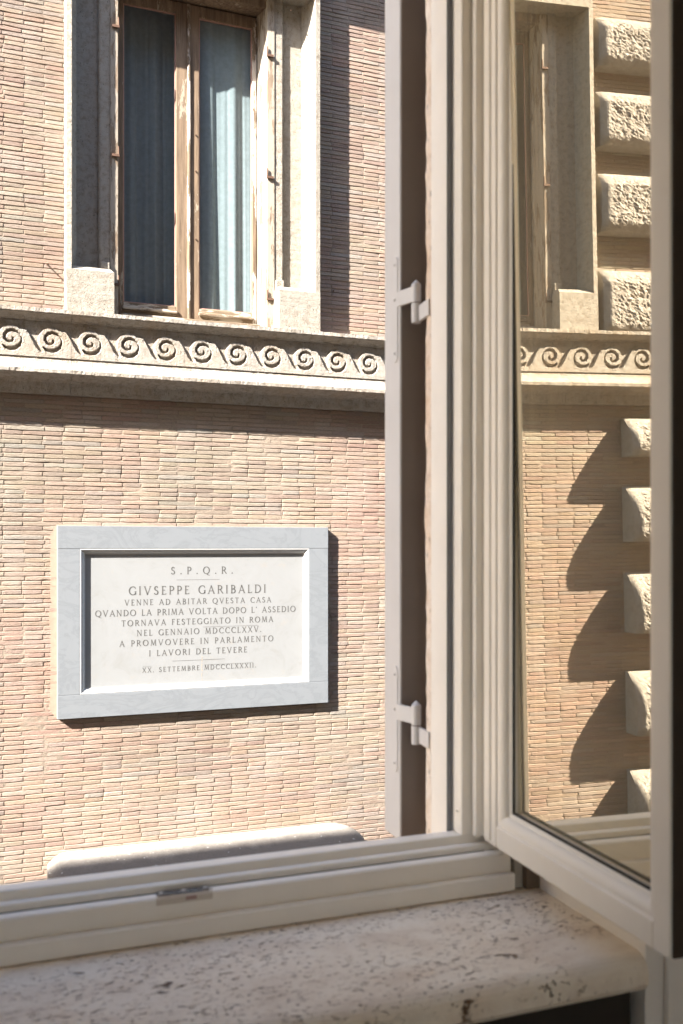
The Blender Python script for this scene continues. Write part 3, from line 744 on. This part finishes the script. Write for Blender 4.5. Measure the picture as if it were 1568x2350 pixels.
# ------------------------------------------------------------------ rusticated corner blocks
qn = []
for (zt_, zb_, up) in [(a-(.155 if u else .085), b-(.155 if u else .085), u) for a, b, u in ((4.97, 4.50, 1), (4.28, 3.76, 1), (3.52, 2.97, 1), (2.62, 2.02, 1), (1.18, .82, 0), (.54, .02, 0), (-.27, -.83, 0), (-1.2, -1.78, 0), (-2.13, -2.70, 0), (-3.0, -3.5, 0))]:
    xe = -2.66 if up else -2.88
    x0, x1 = XL-.06, xe
    w = MB(); nx_, nz_ = 120, 56
    pr = .19 if up else .27
    for i in range(nx_+1):
        for j in range(nz_+1):
            u = i/nx_; v = j/nz_
            x = x0+(x1-x0)*u; z = zb_+(zt_-zb_)*v
            ex = (x1-x)/(.24 if not up else .12); ez = min(v, 1-v)*(zt_-zb_)/(.16 if not up else .10)
            ez2 = (1-v)*(zt_-zb_)/(.36 if not up else .12)
            tf = 1-(1-min(1, max(0, (1-v)*(zt_-zb_)/.40)))**2.8
            sf = 1-(1-min(1, max(0, (x1-x)/.07)))**2.2
            bf = 1-(1-min(1, max(0, v*(zt_-zb_)/.10)))**2.0
            h = pr*(.22+.78*tf)*(.80+.20*sf)*(.84+.16*bf) if not up else pr*(.45+.55*min(tf*1.5, 1))*(.75+.25*sf)*(.75+.25*bf)
            inn = min(1, max(0, min((x1-x)/.09, v*(zt_-zb_)/.07, (1-v)*(zt_-zb_)/.05)-.4))
            r = (.62 if up else 1)*(.012*fn(x, z, 1, 8)+.014*fn(x, z, 5, 22)+.012*fn(x, z, 7, 48)-.016*max(0, fn(x, z, 9, 34)-.2)+.008*fn(x, z, 3, 110))
            w.v.append((x, YW-h-inn*r, cz+z*KZ))
    m_ = nz_+1
    for i in range(nx_):
        for j in range(nz_): a = i*m_+j; w.f.append((a, a+m_, a+m_+1, a+1))
    # side and top/bottom skirts back to the wall
    def skirt(ids, ids_back):
        for a, b, c, d in zip(ids[:-1], ids[1:], ids_back[1:], ids_back[:-1]): w.f.append((a, b, c, d))
    ring = [i*m_ for i in range(nx_+1)]+[nx_*m_+j for j in range(1, m_)]+[i*m_+nz_ for i in range(nx_-1, -1, -1)]+[j for j in range(nz_-1, -1, -1)]
    bk = []
    for q_ in ring: x, y, z = w.v[q_]; bk.append(len(w.v)); w.v.append((x, YW+.01, z))
    skirt(ring, bk)
    w.obj('quoin', ROUGH, pal, smooth=False, recalc=True)
# recessed joint stones between the lower blocks, in line with the corner
w = MB(); w.box(XL-.03, -3.32, YW-.03, YW+.01, cz-3.55, cz+1.12); w.box(XL-.03, -3.30, YW-.02, YW+.01, cz+1.82, cz+5.2); w.obj('corner_strip', STONE, pal)

# ------------------------------------------------------------------ stone hood of the window below
hx = [X(122, YW), X(112, 7.87), X(127, 7.62), X(835, 7.62), X(826, 7.85), X(775, YW)]
w = MB(); NX, NY = 90, 22
def lx(t): return (1-t)*(1-t)*hx[0]+2*t*(1-t)*(hx[1]-.07)+t*t*hx[2]
def rx(t): return (1-t)*(1-t)*hx[5]+2*t*(1-t)*(hx[4]+.07)+t*t*hx[3]
zw = Z(775, 1886, YW); zo = Z(835, 1934, 7.62)
for i in range(NX+1):
    for j in range(NY+1):
        t = j/NY; y = YW+.01-t*.39; a, b = lx(t), rx(t); u = i/NX
        x = a+(b-a)*u
        e = min(u, 1-u)*(b-a); dz = -.05*(max(0, 1-e/.10))**2
        z = zw+(zo-zw)*t**1.4+.018*sin(pi*t)+dz+.003*fn(x, y, 0, 14)
        if t > .93: z -= .018*((t-.93)/.07)**2
        w.v.append((x, y+.004*fn(x, 3, 0, 20)*(j == NY), z))
m_ = NY+1
for i in range(NX):
    for j in range(NY): a = i*m_+j; w.f.append((a, a+1, a+m_+1, a+m_))
ring = [j for j in range(NY+1)]+[i*m_+NY for i in range(1, NX+1)]+[NX*m_+j for j in range(NY-1, -1, -1)]
bk = []
for q_ in ring: x, y, z = w.v[q_]; bk.append(len(w.v)); w.v.append((x, y, zo-.14))
for a, b, c, d in zip(ring[:-1], ring[1:], bk[1:], bk[:-1]): w.f.append((a, b, c, d))
w.f.append(tuple(bk))
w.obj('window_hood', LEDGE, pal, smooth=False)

# loose irons in the wall
def rod(px0, py0, px1, py1, out, name='iron_hook'):
    w = MB(); w.cyl((X(px0, YW), YW+.01, Z(px0, py0, YW)), (X(px0, YW-out), YW-out, Z(px0, py0, YW-out)), .006, .005, 8)
    w.obj(name, RUST, pal)
rod(108, 605, 0, 0, .07); rod(766, 667, 0, 0, .05); rod(668, 23, 0, 0, .10)

# ------------------------------------------------------------------ the memorial plaque
plq = empty('memorial_plaque', None, (0, 0, 0)); tag(plq, 'engraved white marble plaque in a grey marble frame on the brick wall', 'plaque')
zj1 = WP(198, 208, YP)[1]; zj2 = WP(193, 923, YP)[1]; zj2 = (zj2+WP(1320, 859, YP)[1])/2; zj1 = (zj1+WP(1320, 203, YP)[1])/2
xi0 = WP(196, 500, YP)[0]; xi1 = WP(1320, 500, YP)[0]
MB().box(pxl, pxr, YP, YW+.01, zj1+.001, pzt).obj('frame_slab', GREYM, plq, .0025)
MB().box(pxl, pxr, YP+.0005, YW+.01, pzb, zj2-.001).obj('frame_slab', GREYM, plq, .0025)
MB().box(pxl+.001, xi0, YP+.001, YW+.01, zj2+.0008, zj1-.0008).obj('frame_slab', GREYM, plq, .002)
MB().box(xi1, pxr-.001, YP+.001, YW+.01, zj2+.0008, zj1-.0008).obj('frame_slab', GREYM, plq, .002)
# moulding loop
prof = [(0, .004), (.003, .001), (.008, .001), (.012, .006), (.018, .010), (.026, .013), (.033, .020), (.037, .030), (.039, .034), (.045, .034), (.046, .045), (0, .045)]
w = MB(); m = len(prof)
for (cx, cz3, sx, sz) in ((xi0, zj2, 1, 1), (xi1, zj2, -1, 1), (xi1, zj1, -1, -1), (xi0, zj1, 1, -1)):
    for (o_, d) in prof: w.v.append((cx+sx*o_, YP+d, cz3+sz*o_))
for k in range(4):
    for j in range(m): w.f.append((k*m+j, k*m+(j+1) % m, ((k+1) % 4)*m+(j+1) % m, ((k+1) % 4)*m+j))
w.obj('moulding', WHITEM, plq)
YT = YP+.036
MB().box(xi0+.02, xi1-.02, YT, YW+.005, zj2+.02, zj1-.02).obj('tablet', TABLET, plq)
# irregular bedding mortar round the plaque
w = MB(); pts = []; n = 120; x0, x1, z0, z1 = pxl, pxr, pzb, pzt
per = [(x0+(x1-x0)*i/40, z1, 0, 1) for i in range(41)]+[(x1, z1-(z1-z0)*i/20, .15, 0) for i in range(1, 21)]+[(x1-(x1-x0)*i/40, z0, 0, -.1) for i in range(1, 41)]+[(x0, z0+(z1-z0)*i/20, -1, 0) for i in range(1, 20)]
for i, (x, z, nx2, nz2) in enumerate(per):
    k = .012+.016*fn(x*1, 2, z, 7)+.014*fn(x, 4, z, 25)
    if nx2 == -1: k = k*1.5+.03
    w.v.append((x+nx2*k, YW-.0055, z+nz2*k)); 
nn = len(per)
w.v += [(v[0], YW+.01, v[2]) for v in w.v]
w.f.append(tuple(range(nn))); w.f += [(i, (i+1) % nn, nn+(i+1) % nn, nn+i) for i in range(nn)]
w.obj('bedding_mortar', PATCH, plq)

# roman capitals
TK, TN, SR = .155, .085, .05
def nib(p, q):
    d = math.hypot(q[0]-p[0], q[1]-p[1]) or 1
    return TN+(TK-TN)*abs(q[1]-p[1])/d
def arc(cx, cy, rx, ry, a0, a1, n=14): return [(cx+rx*cos(radians(a0+(a1-a0)*i/n)), cy+ry*sin(radians(a0+(a1-a0)*i/n))) for i in range(n+1)]
def st(x, y0=0, y1=1, wd=TK, s0=1, s1=1): return [('l', [(x, y0), (x, y1)], wd)]+([('s', x, y0)] if s0 else [])+([('s', x, y1)] if s1 else [])
LT = {
 'A': (.80, [('l', [(.06, 0), (.42, 1)], TN), ('l', [(.38, 1), (.76, 0)], TK), ('l', [(.17, .33), (.63, .33)], TN), ('s', .06, 0), ('s', .76, 0)]),
 'B': (.60, st(.12)+[('a', [(.12, .97)]+arc(.30, .745, .20, .225, 90, -90)+[(.12, .52)]), ('a', [(.12, .52)]+arc(.32, .275, .24, .245, 90, -90)+[(.12, .03)])]),
 'C': (.76, [('a', arc(.50, .5, .43, .485, 48, 312, 22)), ('l', [(.79, .83), (.79, .70)], TN)]),
 'D': (.80, st(.12)+[('a', [(.12, .97)]+arc(.34, .5, .42, .47, 90, -90, 20)+[(.12, .03)])]),
 'E': (.54, st(.12)+[('l', [(.12, .97), (.50, .97)], TN), ('l', [(.12, .52), (.44, .52)], TN), ('l', [(.12, .03), (.53, .03)], TN), ('l', [(.50, .99), (.50, .87)], TN), ('l', [(.53, .01), (.53, .14)], TN)]),
 'F': (.52, st(.12)+[('l', [(.12, .97), (.50, .97)], TN), ('l', [(.12, .52), (.44, .52)], TN), ('l', [(.50, .99), (.50, .87)], TN)]),
 'G': (.82, [('a', arc(.50, .5, .43, .485, 50, 318, 22)), ('l', [(.80, .06), (.80, .42)], TK), ('s', .80, .42), ('l', [(.79, .84), (.79, .72)], TN)]),
 'I': (.24, st(.12)),
 'L': (.52, st(.12)+[('l', [(.12, .03), (.52, .03)], TN), ('l', [(.52, .01), (.52, .16)], TN)]),
 'M': (.96, [('l', [(.08, 0), (.18, 1)], TN), ('l', [(.18, 1), (.48, .06)], TK), ('l', [(.48, .06), (.78, 1)], TN), ('l', [(.78, 1), (.88, 0)], TK), ('s', .08, 0), ('s', .88, 0), ('s', .16, 1), ('s', .80, 1)]),
 'N': (.84, [('l', [(.12, 0), (.12, 1)], TN), ('l', [(.12, .98), (.72, .02)], TK), ('l', [(.72, 0), (.72, 1)], TN), ('s', .12, 0), ('s', .10, 1), ('s', .72, 1)]),
 'O': (.94, [('a', arc(.47, .5, .42, .485, 0, 360, 30))]),
 'P': (.56, st(.12)+[('a', [(.12, .97)]+arc(.28, .71, .26, .26, 90, -90)+[(.12, .45)])]),
 'Q': (.94, [('a', arc(.47, .5, .42, .485, 0, 360, 30)), ('l', [(.50, .04), (.70, -.15)], TK), ('l', [(.70, -.15), (.96, -.20)], TN)]),
 'R': (.68, st(.12)+[('a', [(.12, .97)]+arc(.29, .73, .25, .24, 90, -90)+[(.12, .49)]), ('l', [(.34, .50), (.68, .0)], TK), ('l', [(.66, .02), (.76, .0)], SR)]),
 'S': (.52, [('a', arc(.27, .745, .19, .235, 40, 235, 14)+arc(.25, .26, .22, .24, 75, -150, 16)[0:]), ('l', [(.43, .92), (.43, .80)], TN), ('l', [(.06, .20), (.06, .07)], TN)]),
 'T': (.66, st(.33, s1=0)+[('l', [(.02, .97), (.64, .97)], TN), ('l', [(.03, .99), (.03, .86)], TN), ('l', [(.63, .99), (.63, .86)], TN)]),
 'V': (.80, [('l', [(.06, 1), (.41, 0)], TK), ('l', [(.39, 0), (.74, 1)], TN), ('s', .06, 1), ('s', .74, 1)]),
 'X': (.74, [('l', [(.08, 1), (.68, 0)], TK), ('l', [(.66, 1), (.06, 0)], TN), ('s', .08, 1), ('s', .66, 1), ('s', .06, 0), ('s', .68, 0)]),
 '.': (.18, [('t', .09, .06)]), "'": (.16, [('l', [(.10, 1.02), (.06, .80)], TK*.8)]), ' ': (.38, []),
}
def text(s, x0, x1, zbase, cap, Y):
    tot = 0; gap = .22
    adv = [LT[c][0] for c in s]
    # letters keep their own shape; the spacing takes up the rest of the line
    scl = cap; need = (x1-x0)/scl-sum(adv); g = need/(len(s)-1)
    if g < .12: k = (x1-x0)/scl/(sum(adv)+.12*(len(s)-1)); g = .12*k
    else: k = 1
    x = x0; out = []
    for c, a in zip(s, adv):
        mb = MB()
        def pt(p): return (x+p[0]*scl*k, Y, zbase+p[1]*scl)
        def quad(p, q, wd):
            d = (q[0]-p[0], q[1]-p[1]); L = math.hypot(*d) or 1; n = (-d[1]/L*wd/2, d[0]/L*wd/2)
            b = len(mb.v); mb.v += [pt((p[0]+n[0], p[1]+n[1])), pt((p[0]-n[0], p[1]-n[1])), pt((q[0]-n[0], q[1]-n[1])), pt((q[0]+n[0], q[1]+n[1]))]
            mb.f.append((b, b+1, b+2, b+3))
        for it in LT[c][1]:
            if it[0] == 'l':
                for p, q in zip(it[1][:-1], it[1][1:]): quad(p, q, it[2])
            elif it[0] == 'a':
                for p, q in zip(it[1][:-1], it[1][1:]):
                    e = (q[0]-p[0], q[1]-p[1]); quad((p[0]-e[0]*.12, p[1]-e[1]*.12), (q[0]+e[0]*.12, q[1]+e[1]*.12), nib(p, q))
            elif it[0] == 's':
                y = it[2]; quad((it[1]-.12, y), (it[1]+.12, y), SR)
            elif it[0] == 't':
                b = len(mb.v); mb.v += [pt((it[1]-.13, 0)), pt((it[1]+.13, 0)), pt((it[1], .22))]; mb.f.append((b, b+1, b+2))
        x += (a*k+g)*scl
        if mb.v: out.append(mb)
    return out
YL = YT-.0008
lines = [("S.P.Q.R.", 643, 945, 331, 328, 35), ("GIVSEPPE GARIBALDI", 435, 1106, 434, 420, 40), ("VENNE AD ABITAR QVESTA CASA", 415, 1132, 486, 467, 27),
         ("QVANDO LA PRIMA VOLTA DOPO L' ASSEDIO", 271, 1252, 541, 513, 29), ("TORNAVA FESTEGGIATO IN ROMA", 400, 1142, 587, 564, 28), ("NEL GENNAIO MDCCCLXXV.", 475, 1084, 634, 613, 28),
         ("A PROMVOVERE IN PARLAMENTO", 390, 1143, 687, 658, 28), ("I LAVORI DEL TEVERE", 535, 1014, 733, 713, 28), ("XX. SETTEMBRE MDCCCLXXXII.", 502, 1058, 813, 788, 23)]
for s, a, b, ya, yb, cap in lines:
    xa, z_a = WP(a, ya, YL); xb, z_b = WP(b, yb, YL)
    cm = WP((a+b)/2, (ya+yb)/2-cap, YL)[1]-WP((a+b)/2, (ya+yb)/2, YL)[1]
    for mb in text(s, xa, xb, (z_a+z_b)/2, cm, YL): mb.obj('letter', INK, plq, recalc=False)
def rule(a, ya, b, yb, h=.0022):
    xa, z_a = WP(a, ya, YL); xb, z_b = WP(b, yb, YL); z = (z_a+z_b)/2
    MB().box(xa, xb, YL-.0001, YL+.0004, z-h/2, z+h/2).obj('rule_line', INK, plq)
rule(670, 359, 880, 356); rule(650, 757, 905, 745); rule(800, 590, 1070, 580, .0016); rule(805, 773, 1043, 766, .0014); rule(502, 785, 546, 783, .0012)
w = MB(); xr, zr = WP(794, 745, YL)
for k in range(16):
    zz = zr+.02-.0125*k; x_ = xr+random.uniform(-.002, .002); hw = random.uniform(.0008, .0028)
    b = len(w.v); w.v += [(x_-hw, YL-.0003, zz), (x_+hw, YL-.0003, zz-.001), (x_+hw*.6, YL-.0003, zz-.009), (x_-hw*.7, YL-.0003, zz-.008)]; w.f.append((b, b+1, b+2, b+3))
w.obj('rust_streak', mat_plain('rust_stain', (.50, .36, .22)), plq, recalc=False)
